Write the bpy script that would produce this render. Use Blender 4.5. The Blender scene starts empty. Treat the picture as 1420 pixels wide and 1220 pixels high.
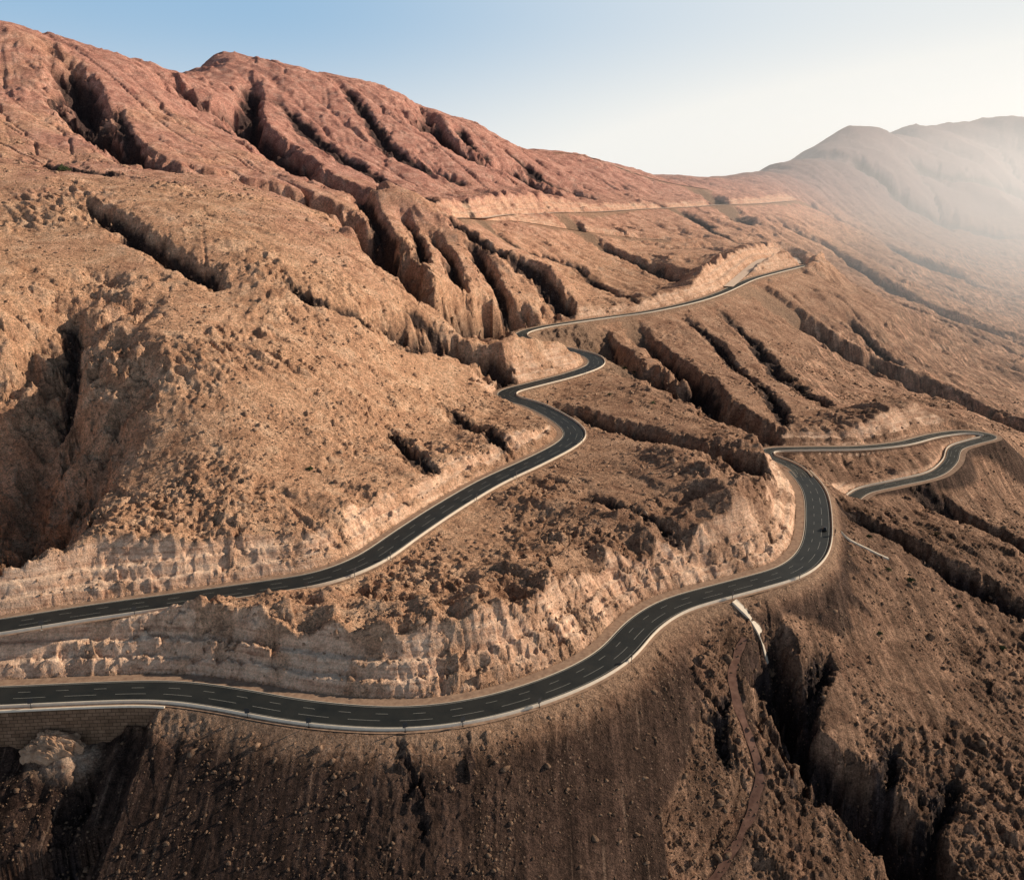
import bpy, bmesh, math, random
import numpy as np
from mathutils import Vector
R=math.radians
random.seed(7); rng=np.random.default_rng(11)
C=bpy.context.scene.collection
F=1230.0; P=R(16.3); SP,CP=math.sin(P),math.cos(P)
def ray(px,py):
    dx=(px-710)/F; dy=(610-py)/F
    return dx, CP+dy*SP, -SP+dy*CP
def atz(px,py,z):
    a,b,c=ray(px,py); t=z/c
    return (a*t,b*t,z)
def atY(px,py,Y):
    a,b,c=ray(px,py); t=Y/b
    return (a*t,Y,c*t)
def tag(o,label=None,cat=None,group=None,kind=None):
    if label:o['label']=label
    if cat:o['category']=cat
    if group:o['group']=group
    if kind:o['kind']=kind
    return o
# ---------------------------------------------------------------- noise
perm=rng.permutation(256).astype(np.int32); perm=np.concatenate([perm,perm])
ga=np.linspace(0,2*np.pi,32,endpoint=False); G2=np.stack([np.cos(ga),np.sin(ga)],1).astype(np.float32)
def perlin(x,y,seed=0):
    x=np.asarray(x,dtype=np.float64)+seed*17.31; y=np.asarray(y,dtype=np.float64)+seed*9.73
    xf=np.floor(x); yf=np.floor(y)
    xi=xf.astype(np.int64)&255; yi=yf.astype(np.int64)&255
    fx=(x-xf).astype(np.float32); fy=(y-yf).astype(np.float32)
    def g(ix,iy,ax,ay):
        h=perm[perm[ix&255]+(iy&255)]&31
        gg=G2[h]
        return gg[...,0]*ax+gg[...,1]*ay
    n00=g(xi,yi,fx,fy); n10=g(xi+1,yi,fx-1,fy); n01=g(xi,yi+1,fx,fy-1); n11=g(xi+1,yi+1,fx-1,fy-1)
    u=fx*fx*fx*(fx*(fx*6-15)+10); v=fy*fy*fy*(fy*(fy*6-15)+10)
    return ((n00*(1-u)+n10*u)*(1-v)+(n01*(1-u)+n11*u)*v)*1.5
def blocks(x,y,seed=0):
    """angular blocks: every cell is a tilted flat facet of its own height"""
    x=x+seed*13.7; y=y+seed*7.9
    xf=np.floor(x); yf=np.floor(y); fx=(x-xf).astype(np.float32); fy=(y-yf).astype(np.float32)
    xi=xf.astype(np.int64); yi=yf.astype(np.int64)
    best=np.full(x.shape,9.,np.float32); out=np.zeros(x.shape,np.float32)
    for ox in (-1,0,1):
        for oy in (-1,0,1):
            h=perm[perm[(xi+ox)&255]+((yi+oy)&255)]; h2=perm[h+37]; h3=perm[h2+91]
            dx=fx-ox-(h/255.).astype(np.float32)*.9; dy=fy-oy-(h2/255.).astype(np.float32)*.9
            d=dx*dx+dy*dy; m=d<best
            best=np.where(m,d,best)
            out=np.where(m,(h3/255.-.5)*.9+(dx*G2[h3&31,0]+dy*G2[h3&31,1])*.9,out)
    return out
def sst(a,b,x):
    t=np.clip((x-a)/(b-a),0,1); return t*t*(3-2*t)
# ---------------------------------------------------------------- grid
NC=1050; NS=60
uc=np.linspace(-.76,.76,NC)
side=.76+np.cumsum(np.linspace(.0016,.024,NS))
U=np.concatenate([-side[::-1],uc,side])
ly=np.concatenate([np.linspace(math.log(125),math.log(2600),1480,endpoint=False),np.linspace(math.log(2600),math.log(9000),260)])
NR=len(ly); NU=len(U)
UU,LL=np.meshgrid(U,ly)
Y=np.exp(LL); X=UU*Y
def fidx(arr,v): return np.interp(v,arr,np.arange(len(arr)))
def sampler(Z):
    def H(x,y):
        x=np.atleast_1d(np.asarray(x,float)); y=np.atleast_1d(np.asarray(y,float))
        ci=fidx(U,x/y); ri=fidx(ly,np.log(y))
        c0=np.clip(ci.astype(int),0,NU-2); r0=np.clip(ri.astype(int),0,NR-2)
        fc=ci-c0; fr=ri-r0
        return (Z[r0,c0]*(1-fc)+Z[r0,c0+1]*fc)*(1-fr)+(Z[r0+1,c0]*(1-fc)+Z[r0+1,c0+1]*fc)*fr
    return H
def march(H,px,py,y0=130,y1=6000):
    a,b,c=ray(px,py)
    ys=np.exp(np.linspace(math.log(y0),math.log(y1),2500)); t=ys/b
    h=H(a*t,ys); below=np.nonzero(c*t<=h)[0]
    k=below[0] if len(below) else 2300
    return (a*t[k],ys[k],float(h[k]))
# ---------------------------------------------------------------- roads (control points: pixel of the photo, height)
low=[(-420,985,-160),(-200,972,-160),(0,965,-160),(110,960,-160),(230,957,-160),(320,968,-160),(400,983,-160),(480,992,-160),(560,995,-160),(640,987,-160),(720,968,-160),(800,938,-160),(855,905,-160),(885,870,-160),(930,840,-160),(990,822,-160),(1050,806,-160),(1100,790,-160),(1128,762,-160),(1134,720,-160.5),(1128,680,-161),(1106,652,-162)]
hair=[(1128,680,-161),(1106,652,-162),(1085,640,-163),(1064,632,-164),(1068,624,-165),(1120,622,-165.5),(1190,621,-167),(1250,615,-168),(1295,604,-169),(1340,599,-170),(1376,605,-171),(1350,613,-172),(1325,622,-173),(1318,640,-175),(1295,658,-177),(1240,671,-178),(1200,680,-179),(1184,690,-180)]
upp=[(-420,930,-152),(-200,897,-150),(0,868,-147),(120,849,-146),(250,831,-145),(370,814,-144),(445,801,-143),(510,776,-142),(565,739,-141),(620,703,-140),(680,668,-139.5),(740,640,-139),(785,616,-138.5),(796,600,-138),(778,582,-137.5),(740,562,-137),(706,552,-136.5),(704,543,-136),(740,533,-135.5),(790,520,-135),(824,507,-134),(822,495,-133.5),(795,487,-132.5),(765,481,-131.5),(735,473,-130),(722,463,-128),(750,454,-127),(800,446,-126),(850,439,-125.5),(900,432,-124),(960,419,-121),(1000,406,-118),(1040,388,-113),(1075,378,-110),(1120,367,-107)]
def cat(pts,step):
    p=np.array(pts,float); n=len(p); out=[]
    for i in range(n-1):
        p0=p[max(i-1,0)];p1=p[i];p2=p[i+1];p3=p[min(i+2,n-1)]
        m=max(2,int(np.linalg.norm((p2-p1)[:2])/step*2))
        t=np.linspace(0,1,m,endpoint=False)[:,None]
        out.append(.5*((2*p1)+(-p0+p2)*t+(2*p0-5*p1+4*p2-p3)*t**2+(-p0+3*p1-3*p2+p3)*t**3))
    q=np.vstack(out+[p[-1:]])
    s=np.concatenate([[0],np.cumsum(np.linalg.norm(np.diff(q[:,:2],axis=0),axis=1))])
    ss=np.arange(0,s[-1],step)
    q=np.stack([np.interp(ss,s,q[:,k]) for k in range(q.shape[1])],1)
    return q
def smooth(q,n):
    for _ in range(n):
        q[1:-1]=.25*q[:-2]+.5*q[1:-1]+.25*q[2:]
    return q
LOW=smooth(cat([atz(*p) for p in low],2.0),25)
UPP=smooth(cat([atz(*p) for p in upp],2.0),12)
HAIR=smooth(cat([atz(*p) for p in hair],2.0),5)
def s_at(q,px,py,z):
    p=atz(px,py,z); return 2.0*int(np.linalg.norm(q[:,:2]-np.array(p)[:2],axis=1).argmin())
# ---------------------------------------------------------------- base terrain
cp=[]
def A(*rows):
    for r in rows: cp.append(atY(*r))
A((0,640,402),(300,650,376),(150,740,320),(0,740,318),(450,720,345),(420,600,405),(550,600,440),(650,600,470),(400,500,455),(600,530,540),(200,500,435),(0,480,440),(300,400,530),(100,380,520),(450,400,560),(0,300,600),(200,290,620),(650,500,600),
  (0,236,720),(100,248,720),(200,250,740),(300,262,740),(400,285,740),(480,310,730),(560,352,700),(640,420,670),
  (60,215,850),(200,228,870),(330,235,950),(100,150,1020),(0,100,1080),(200,150,1100),(300,190,1100),
  (0,36,1200),(60,50,1220),(120,66,1250),(180,82,1280),(240,98,1320),(262,106,1480),
  (300,83,1650),(350,84,1650),(400,91,1650),(450,106,1650),(500,116,1680),(550,131,1700),(600,150,1720),(650,172,1750),(700,194,1770),(740,210,1800),(790,212,1850),(850,228,1950),(930,246,2050),(1000,246,2150),(1060,244,2250),
  (400,160,1350),(430,225,1150),(520,200,1350),(600,210,1400),(700,250,1400),(520,270,1000),(620,290,1080),(600,330,900),(700,390,850),(750,330,1150),(660,300,1150),(800,296,1400),(780,270,1500),(990,286,1750),(900,265,1750),(900,310,1450),(1100,280,2050),(900,345,1300),(1000,350,1300),(850,400,1000),(950,390,1080),(1100,330,1600),
  (1000,460,860),(1100,440,980),(1100,500,840),(1200,550,740),(1000,520,690),(900,490,740),(1250,470,1050),(1330,560,760),(1400,520,1000),(1420,580,800),(1200,400,1350),(1300,400,1650),(1420,450,1450),(1200,350,1800),(1420,350,2400),(1300,300,2600),(1500,400,2000),(1500,500,1200),
  (1180,300,2300),(1420,250,3300))
def Z(*rows):
    for r in rows: cp.append(atz(*r))
Z((600,850,-147),(450,880,-148),(800,720,-143),(850,780,-147),(950,700,-141),(1040,740,-145),(900,600,-138),(1000,600,-142),(1070,640,-150),(850,650,-139),(900,540,-134),(1000,560,-146),(720,760,-142),(700,850,-147),
  (1190,760,-170),(1250,760,-178),(1400,760,-193),(1300,710,-186),(1420,680,-197),(1420,850,-201),(1250,650,-174),(1200,900,-186),(1420,1000,-208),(1100,950,-177),(1200,1100,-201),(1420,1220,-218),(1000,1100,-190),(1000,950,-173),(900,1020,-176),(700,1100,-180),(700,1220,-196),(300,1100,-181),(300,1220,-195),(0,1220,-196),(0,1100,-184),(1000,1220,-203),(1050,860,-165))
for (px,py,Yc) in [(0,38,1200),(120,68,1250),(240,98,1320)]:
    x,y,z=atY(px,py,Yc); cp.append((x*1.28,y*1.28,z-50))
for (px,py,Yc) in [(300,86,1650),(450,106,1650),(600,150,1720),(740,210,1800),(850,228,1950),(1000,246,2150),(1060,244,2250)]:
    x,y,z=atY(px,py,Yc); cp.append((x*1.25,y*1.25,z-90)); cp.append((x*1.8,y*1.8,z-160))
for px,py,Yc in [(1075,240,2700),(1120,215,3000),(1150,198,3150),(1180,184,3200),(1215,186,3400),(1250,191,3600),(1270,181,3700),(1310,185,3700),(1345,177,3800),(1380,173,3800),(1420,177,3800),(1500,180,3800)]:
    x,y,z=atY(px,py-2,Yc); cp.append((x,y,z)); cp.append((x*1.35,y*1.35,z-120))
for x in (-160,-60,40,140): cp.append((x,140,-238-.1*x))
cp.append((-1500,8000,-100));cp.append((1500,8500,-100));cp.append((6000,8000,-150));cp.append((-800,700,120));cp.append((-500,400,-20));cp.append((900,700,-280));cp.append((500,350,-245));cp.append((1500,1400,-260))
for q,st in ((UPP,14),(HAIR,12)):
    for p in q[::st]: cp.append(tuple(p))
for p in LOW[60::12]: cp.append(tuple(p))
cp=np.array(cp)
V=np.stack([cp[:,0]/cp[:,1],np.log(cp[:,1])],1); 
def K(r2): return .5*r2*np.log(r2+1e-9)
n=len(V)
D=((V[:,None]-V[None])**2).sum(-1)
M=np.zeros((n+3,n+3)); M[:n,:n]=K(D)+np.eye(n)*2e-5; M[:n,n]=1;M[:n,n+1:]=V;M[n,:n]=1;M[n+1:,:n]=V.T
w=np.linalg.solve(M,np.concatenate([cp[:,2],[0,0,0]]))
cu=np.linspace(U[0],U[-1],260); cl=np.linspace(ly[0],ly[-1],420)
cU,cL=np.meshgrid(cu,cl); pts=np.stack([cU.ravel(),cL.ravel()],1)
val=w[n]+pts@w[n+1:]
for k in range(n): val+=w[k]*K(((pts-V[k])**2).sum(1))
val=val.reshape(cU.shape)
ci=np.interp(U,cu,np.arange(260)); c0=np.clip(ci.astype(int),0,258); fc=(ci-c0)
ri=np.interp(ly,cl,np.arange(420)); r0=np.clip(ri.astype(int),0,418); fr=(ri-r0)[:,None]
tmp=val[:,c0]*(1-fc)+val[:,c0+1]*fc
B=tmp[r0]*(1-fr)+tmp[r0+1]*fr
HB=sampler(B)
# ---------------------------------------------------------------- distance to polylines on the structured grid
def dist_field(q,rad,side=False):
    D=np.full(X.shape,1e9); S=np.zeros(X.shape); ZR=np.zeros(X.shape); SG=np.ones(X.shape)
    s=np.concatenate([[0],np.cumsum(np.linalg.norm(np.diff(q[:,:2],axis=0),axis=1))])
    for i in range(len(q)-1):
        a=q[i];b=q[i+1]
        ya,yb=min(a[1],b[1])-rad,max(a[1],b[1])+rad
        ya=max(ya,126)
        r_0=int(np.searchsorted(ly,math.log(ya))); r_1=int(np.searchsorted(ly,math.log(max(yb,127))))
        xa,xb=min(a[0],b[0])-rad,max(a[0],b[0])+rad
        ua=min(xa/ya,xa/yb); ub=max(xb/ya,xb/yb)
        c_0=int(np.searchsorted(U,ua)); c_1=int(np.searchsorted(U,ub))
        if r_1<=r_0 or c_1<=c_0: continue
        sl=(slice(r_0,r_1),slice(c_0,c_1))
        x=X[sl];y=Y[sl]
        dx,dy=b[0]-a[0],b[1]-a[1]; L2=dx*dx+dy*dy+1e-9
        t=np.clip(((x-a[0])*dx+(y-a[1])*dy)/L2,0,1)
        ex=x-a[0]-t*dx; ey=y-a[1]-t*dy
        d=np.sqrt(ex*ex+ey*ey)
        m=d<D[sl]
        D[sl]=np.where(m,d,D[sl]); S[sl]=np.where(m,s[i]+t*math.sqrt(L2),S[sl]); ZR[sl]=np.where(m,a[2]+t*(b[2]-a[2]),ZR[sl])
        if side: SG[sl]=np.where(m,np.sign(dx*ey-dy*ex),SG[sl])   # + = left of travel
    return D,S,ZR,SG
dL=dist_field(LOW,75,True); dU=dist_field(UPP,75,True); dH=dist_field(HAIR,60,True)
def onT(pts_,H,st=4,n=10):
    q=[march(H,*p) for p in pts_]
    q=cat(q,st)
    q[:,2]=H(q[:,0],q[:,1]); return smooth(q,n)
farroads=[onT([(632,303),(690,299),(740,298),(800,295),(900,290),(990,285),(1050,283),(1108,279)],HB,6,60),
          onT([(640,303),(700,306),(780,318),(850,327),(925,333)],HB,6,50),
          onT([(770,212),(830,222),(900,248),(985,264)],HB,6,40),
          onT([(1010,398),(1040,372),(1060,360),(1100,356),(1110,366)],HB,6,15)]
dF=[dist_field(q,130,True) for q in farroads]
dFm=np.minimum.reduce([d[0] for d in dF])
dmin=np.minimum(np.minimum(dL[0],dU[0]),dH[0])
near=sst(5,70,dmin)*(.25+.75*sst(15,120,dFm))
# ---------------------------------------------------------------- gullies
T=B.copy()
gdark=np.zeros(X.shape)  # gully mask, for rock relief and for the shade painted into ravines
def ridge(pts_,dep,wid,g0=6,g1=40):
    global T
    q=[march(HB,*p) for p in pts_]; q=smooth(cat(q,6),3)
    Df,Sf,_,_=dist_field(q,wid*1.4)
    prof=np.exp(-(Df/wid*1.4)**2); T+=np.where(Df<1e8,prof*dep*(.15+.85*sst(g0,g1,dmin)),0)
for r_ in [([(230,520),(300,620),(330,700)],8,45),([(720,700),(800,715),(880,740)],5,16),([(930,640),(1000,690),(1060,720)],7,22),([(500,330),(540,350),(570,370)],12,18),
           ([(540,280),(620,318),(690,362),(770,402)],22,36),([(690,503),(735,494),(780,499)],9,12,8,16),([(830,495),(900,515),(980,555)],10,20)]: ridge(*r_)
gul=[ # points, depth, width
 ([(90,80),(110,110),(130,150),(155,185),(200,215),(250,238)],42,34),
 ([(70,128),(100,150),(135,165)],14,13),([(165,150),(175,178),(195,205)],12,12),
 ([(255,108),(285,135),(330,145),(370,180),(400,212),(440,238),(500,262)],58,44),
 ([(350,110),(352,140),(345,175),(380,200)],32,24),([(290,160),(330,180),(375,205)],16,16),
 ([(590,152),(615,185),(670,218),(735,240),(765,268)],48,40),
 ([(640,178),(655,200),(680,215)],18,16),
 ([(480,120),(520,170),(560,215),(640,250)],14,22),
 ([(380,130),(450,190),(520,240),(600,285)],12,22),
 ([(700,205),(760,245),(800,262)],18,26),
 ([(330,243),(400,262),(470,288),(530,325),(575,365),(620,398),(680,432),(760,452)],90,42),
 ([(600,325),(625,355),(640,395)],24,12),([(655,345),(680,378),(700,415)],22,11),([(500,268),(520,295),(545,330)],24,14),([(560,300),(580,325),(590,360)],20,10),
 ([(610,310),(650,335),(700,368),(755,400),(795,435)],26,17),
 ([(120,283),(170,305),(225,342),(300,385)],18,12),([(160,325),(200,335),(230,348)],7,6),
 ([(0,215),(60,228),(150,243),(230,250)],9,18),
 ([(515,432),(570,450),(630,475),(690,515),(715,540)],42,18),([(560,425),(590,440),(620,465)],9,7),([(540,470),(590,475),(630,485)],8,7),
 ([(105,400),(85,440),(80,500),(70,570),(40,660),(-30,770)],25,44,1),
 ([(160,500),(165,560),(130,640),(80,700),(10,780)],13,26,1),
 ([(100,410),(95,450),(100,500),(90,540)],9,8),
 ([(395,388),(440,412),(500,432)],7,8),
 ([(640,285),(700,330),(800,370),(880,420)],9,14),
 ([(780,298),(830,335),(900,362),(960,385)],28,24),
 ([(900,280),(960,300),(1010,330),(1060,350)],12,26),
 ([(790,448),(830,478),(870,505),(960,540),(1030,585),(1075,625)],56,27),
 ([(880,448),(920,488),(960,520),(1010,565)],30,16),([(840,460),(855,485),(880,505)],18,9),
 ([(950,440),(1000,480),(1060,540),(1090,590)],10,10),
 ([(765,560),(830,580),(900,598),(980,625),(1060,660)],22,13),
 ([(1060,405),(1130,450),(1220,500),(1320,545),(1450,600)],60,38),
 ([(1000,430),(1060,490),(1150,560)],10,14),([(1180,440),(1210,470),(1250,500)],16,14),
 ([(810,690),(860,710),(930,740)],5,7),
 ([(1150,690),(1230,735),(1330,790),(1450,860)],22,12),
 ([(1260,670),(1350,720),(1450,770)],22,13),
 ([(545,595),(575,640),(600,668)],7,7),
 ([(620,560),(660,600),(700,635)],8,8),
 ([(970,262),(1000,280),(1040,310)],24,38),
 ([(1100,270),(1180,310),(1280,360),(1400,410)],30,60),
 ([(1180,220),(1260,270),(1400,320)],50,90),
 ([(1260,200),(1330,240),(1420,260)],50,80),
 ([(1050,300),(1150,340),(1250,400),(1400,470)],30,40),
]
def carve(pts_,dep,wid,soft=0,guard=(5,24)):
    q=[march(HB,*p) for p in pts_]
    st_=max(3,wid*.2); q=smooth(cat(q,st_),2)
    Df,Sf,_,SG=dist_field(q,wid*1.35+12,True)
    m=Df<wid*1.35+12; xm,ym,dm,sm_=X[m],Y[m],Df[m],Sf[m]
    if not soft: dm=dm*np.where(SG[m]>0,1.4,.75)
    dn=dm+perlin(xm/(wid*1.5),ym/(wid*1.5),21)*wid*.3+perlin(xm/(wid*.6),ym/(wid*.6),22)*wid*.24+perlin(xm/(wid*.25),ym/(wid*.25),25)*wid*.12+blocks(xm/(wid*.3),ym/(wid*.3),23)*wid*.16
    tot=len(q)*st_
    end=np.clip(sm_/(tot*.25)+.3,0,1)*np.clip((tot-sm_)/(tot*.15)+.45,0,1)*(1+.22*perlin(sm_/(wid*1.7),sm_*0,24))
    p_=np.clip(1-np.clip(dn,0,None)/wid,0,1)
    pr=p_*p_*(3-2*p_) if soft else .6*p_+.4*p_*p_
    gd=(.15+.85*sst(guard[0],guard[1],dmin[m]))
    T[m]-=pr*dep*end*gd
    if soft: T[m]+=pr*gd*(blocks(xm/13,ym/9,26)*5+blocks(xm/6,ym/4.5,27)*2.4)
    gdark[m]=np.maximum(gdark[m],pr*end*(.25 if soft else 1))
for g_ in gul: carve(*g_)
# ---------------------------------------------------------------- large relief noise
fa=math.atan2(-.62,.78); cf,sf=math.cos(fa),math.sin(fa)
wX=X+perlin(X/120,Y/120,5)*35; wY=Y+perlin(X/120,Y/120,6)*35
al=wX*cf+wY*sf; ac=-wX*sf+wY*cf
far=sst(500,1300,Y)
spc=np.maximum(Y*.0021,Y*.00145)*np.where(Y>2600,2.3,1)
def fade(lam): return sst(2.0,4.5,lam/spc)
def ridged(a,b,s): return .55-2*np.abs(perlin(a,b,s))
amp=near*(.4+.6*far)
T+=ridged(al/620,ac/230,7)*9*far*sst(700,1800,Y)*near
T+=perlin(al/260,ac/95,8)*6*amp
T+=ridged(al/160,ac/42,9)*2.6*amp
T+=perlin(X/48,Y/48,12)*2.2*amp+perlin(X/22,Y/22,13)*1.1*near*(.4+.6*far)
ff=sst(2400,3000,Y); T+=ff*(ridged(X/600,Y/500,101)*42+perlin(X/260,Y/260,102)*16+perlin(X/110,Y/110,103)*7)
# ---------------------------------------------------------------- running water: stream-power erosion on every second vertex
ES=2
ze=T[::ES,::ES].copy(); xe=X[::ES,::ES]; ye=Y[::ES,::ES]; nr_,nc_=ze.shape; nn_=nr_*nc_
me_=(sst(8,55,dmin)*(.15+.85*sst(10,100,dFm))*(.22+.35*sst(300,480,Y)+.6*sst(750,1000,Y))*(1-.95*sst(.40,.52,-UU)*(1-sst(680,850,Y))))[::ES,::ES]
wdx=np.gradient(xe,axis=1); wdy=np.gradient(ye,axis=0); cell=np.abs(wdx*wdy).ravel()
idx=np.arange(nn_).reshape(nr_,nc_)
offs=[(-1,-1),(-1,0),(-1,1),(0,-1),(0,1),(1,-1),(1,0),(1,1)]
sh_=[]
for oy,ox in offs:
    ry=np.clip(np.arange(nr_)+oy,0,nr_-1); rx=np.clip(np.arange(nc_)+ox,0,nc_-1)
    d=np.hypot(xe[np.ix_(ry,rx)]-xe,ye[np.ix_(ry,rx)]-ye); d[d==0]=1e9
    sh_.append((ry,rx,d,idx[np.ix_(ry,rx)]))
z0e=ze.copy()
for it in range(11):
    best=np.zeros(ze.shape); rec=idx.copy(); dd=np.ones(ze.shape)
    for ry,rx,d,ii in sh_:
        s_=(ze-ze[np.ix_(ry,rx)])/d; m=s_>best
        best=np.where(m,s_,best); rec=np.where(m,ii,rec); dd=np.where(m,d,dd)
    zf=ze.ravel(); order=np.argsort(zf); rl=rec.ravel().tolist(); Al=cell.tolist(); ol=order.tolist()
    for i in reversed(ol):
        r=rl[i]
        if r!=i: Al[r]+=Al[i]
    Aa=np.array(Al); f_=(.0105*np.minimum(Aa,2e6)**.5/dd.ravel()*me_.ravel()); f_=np.minimum(f_,3.0).tolist(); zl=zf.tolist()
    for i in ol:
        r=rl[i]
        if r!=i:
            q_=f_[i]; zl[i]=(zl[i]+q_*zl[r])/(1+q_)
    ze=np.array(zl).reshape(nr_,nc_)
    av=(ze[:-2,1:-1]+ze[2:,1:-1]+ze[1:-1,:-2]+ze[1:-1,2:])/4
    ze[1:-1,1:-1]+=(av-ze[1:-1,1:-1])*.04*me_[1:-1,1:-1]
dif=ze-z0e; dif=np.maximum(dif,-80)
ri=np.arange(NR)/ES; ci=np.arange(NU)/ES
r0=np.clip(ri.astype(int),0,nr_-2); c0=np.clip(ci.astype(int),0,nc_-2); fr=np.clip(ri-r0,0,1)[:,None]; fc=np.clip(ci-c0,0,1)[None]
def up(a): return (a[r0][:,c0]*(1-fc)+a[r0][:,c0+1]*fc)*(1-fr)+(a[r0+1][:,c0]*(1-fc)+a[r0+1][:,c0+1]*fc)*fr
difU=up(dif); T+=difU
Ac=up(np.log10(np.maximum(Aa.reshape(nr_,nc_),1)))
chan=sst(3.4,5.0,Ac)*sst(2,12,-difU)
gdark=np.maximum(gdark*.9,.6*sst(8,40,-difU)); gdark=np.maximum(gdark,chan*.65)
def terr(T,h,k,seed):
    z=T+perlin(X/90,Y/90,seed)*h*1.2+X*.05; f=z/h; fl=np.floor(f); fr_=f-fl
    return ((fl+np.clip(fr_*2.4-.7,0,1))*h-z)*k
st1=sst(-.15,.25,perlin(X/140,Y/140,111))
gs=sst(.08,.4,gdark)
T+=terr(T,10,near*(.04+.14*st1+.3*gs),112)*sst(450,750,Y)
T+=terr(T,4,near*(.06+.2*st1+.3*gs),113)*fade(6)
# ---------------------------------------------------------------- rock walls beside the roads
def lift(T,fld,win,ks,side=1,spread=45):
    D_,S_,ZR_,SG_=fld
    ks=sorted(ks); H=np.interp(S_,[k[0] for k in ks],[k[1] for k in ks])
    H=H*(SG_*side>0)*(1+.35*perlin(S_/17,S_*0,91)+.15*perlin(S_/6,S_*0,92))
    e=np.clip(D_-win,0,None)
    return T+np.where(D_<1e8,H*sst(0,1,e/(H*.6+2))*(1-sst(0,1,(e-H-4)/spread)),0)
T=lift(T,dU,9.5,[(0,4),(s_at(UPP,0,868,-147),5),(s_at(UPP,250,831,-145),6),(s_at(UPP,400,808,-143.5),7),(s_at(UPP,500,780,-142),6),(s_at(UPP,600,715,-140),6),(s_at(UPP,680,668,-139.5),7),(s_at(UPP,750,635,-139),9),(s_at(UPP,796,600,-138),4),(s_at(UPP,750,567,-137),0),(s_at(UPP,704,543,-136),5),(s_at(UPP,760,528,-135),6),(s_at(UPP,822,500,-134),2),(s_at(UPP,765,481,-131.5),0),(s_at(UPP,850,439,-125.5),4),(s_at(UPP,960,419,-121),7),(s_at(UPP,1040,388,-113),12)])
T=lift(T,dL,10.3,[(0,8),(s_at(LOW,0,965,-160),8),(s_at(LOW,230,957,-160),7),(s_at(LOW,400,983,-160),5),(s_at(LOW,560,995,-160),6),(s_at(LOW,720,968,-160),7),(s_at(LOW,840,915,-160),9),(s_at(LOW,890,868,-160),6),(s_at(LOW,935,838,-160),0),(s_at(LOW,1000,820,-160),0),(s_at(LOW,1090,795,-160),3),(s_at(LOW,1134,720,-160.5),3),(s_at(LOW,1110,655,-162),4)])
T=lift(T,dH,9.5,[(0,4),(s_at(HAIR,1120,622,-165.5),4),(s_at(HAIR,1200,621,-167),6),(s_at(HAIR,1290,604,-169),16),(s_at(HAIR,1335,599,-170),6),(s_at(HAIR,1370,603,-171),0)])
L0=len(farroads[0])*6
T=lift(T,dF[0],6,[(0,7),(L0*.2,14),(L0*.5,3),(L0,5)],1,60)
T=lift(T,dF[1],6,[(0,4),(9e3,6)],1,60)
T=lift(T,dF[3],6,[(0,14),(9e3,14)],1,50)
isle=(dL[3]>0)&(dL[0]>10)&(X>-110); isl=np.where(isle,sst(10,20,dL[0])*(1-sst(45,70,dL[0]))*sst(9,16,dU[0]),0)
T+=isl*(ridged(X/24,Y/20,150)*3.6+perlin(X/9,Y/9,151)*1.6+blocks(X/8,Y/6,152)*1.8)
rill=perlin(X/2.4+perlin(X/9,Y/9,30)*.7,Y/26,31)*.5+perlin(X/1.3,Y/14,32)*.25
bk1=blocks(al/9,ac/5.5,201); bk2=blocks(X/3.2,Y/3.2,202); bk3=blocks(X/1.7,Y/1.7,203)
jn=perlin(X/26,Y/26,40)*3.6+perlin(X/8,Y/8,41)*.6+bk2*.4*fade(3.2)
jn=np.where(isle,jn+bk1*1.2,jn)
cutm=np.zeros(X.shape); fillm=np.zeros(X.shape)
cn=np.clip(.9+perlin(X/16,Y/16,120)*.5+perlin(X/5,Y/5,121)*.3,.4,1)
cn=np.where(isle,np.clip(.72+perlin(X/15,Y/15,122)*.9+perlin(X/5,Y/5,123)*.5,.15,1),cn)
def bench(e,h,run,flat):
    p=run+flat; k=np.floor(e/p); f=e-k*p
    return k*h+np.clip(f/run,0,1)*h*.97+np.clip((f-run)/flat,0,1)*h*.03
def conform(T,fld,win,wout,fill=.66,R_=70,bh=5.5,nofill=None,drop=.35,jag=.5,run=2.7,flat=2.1,rimcut=1.0,emax=9,fmax=60,fs=1.5):
    D_,S_,ZR_,SG_=fld
    wv=np.where(SG_>0,win,wout)
    e=np.clip(D_-wv,0,None)
    ej=np.clip(e+jn*jag*sst(.3,5,e),0,None)
    hi=ZR_-drop+bench(ej,bh,run,flat)+np.clip(e-emax+jn*.6,0,None)*1.3
    lo=ZR_-drop-e*fill-np.clip(e-fmax,0,None)*fs+rill*sst(1,6,e)*.15
    if nofill is not None: lo=lo-nofill(S_,SG_)*(e>0)
    act=D_<R_
    c=act&(T>hi-.4); cut=np.where(c&(e>.2),sst(-.4,1.5,T-hi),0)*rimcut*(1-.75*sst(emax*.8,emax*1.9,e+jn))*cn
    T2=np.where(act,np.minimum(T,hi),T)
    f_=act&(T2<lo); fl=np.where(f_,1.0,0)*sst(-.2,1.2,lo-T2)
    T2=np.where(f_,lo,T2)
    flat_=act&(e<=0)
    T2=np.where(flat_,ZR_-drop,T2)
    return T2,cut,np.maximum(fl,np.where(flat_,.6,0)),flat_
flatm=np.zeros(X.shape,bool)
def acc(r):
    global T,cutm,fillm,flatm
    T,c,f,fl=r
    cutm=np.where(f>0,cutm*(1-f),cutm); cutm=np.maximum(cutm,c); fillm=np.maximum(fillm*(1-c),f); flatm|=fl
for i_,fd in enumerate(dF): acc(conform(T,fd,6,6,.6,110,7,drop=.5,run=5,flat=5,rimcut=.8,emax=18))
acc(conform(T,dU,9.5,8.3,.62,70,4.4,emax=12))
acc(conform(T,dH,8.0,6.4,.9,45,4.4,emax=13))
sA,sB=s_at(HAIR,1120,622,-165.5),s_at(HAIR,1320,625,-173)
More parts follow.
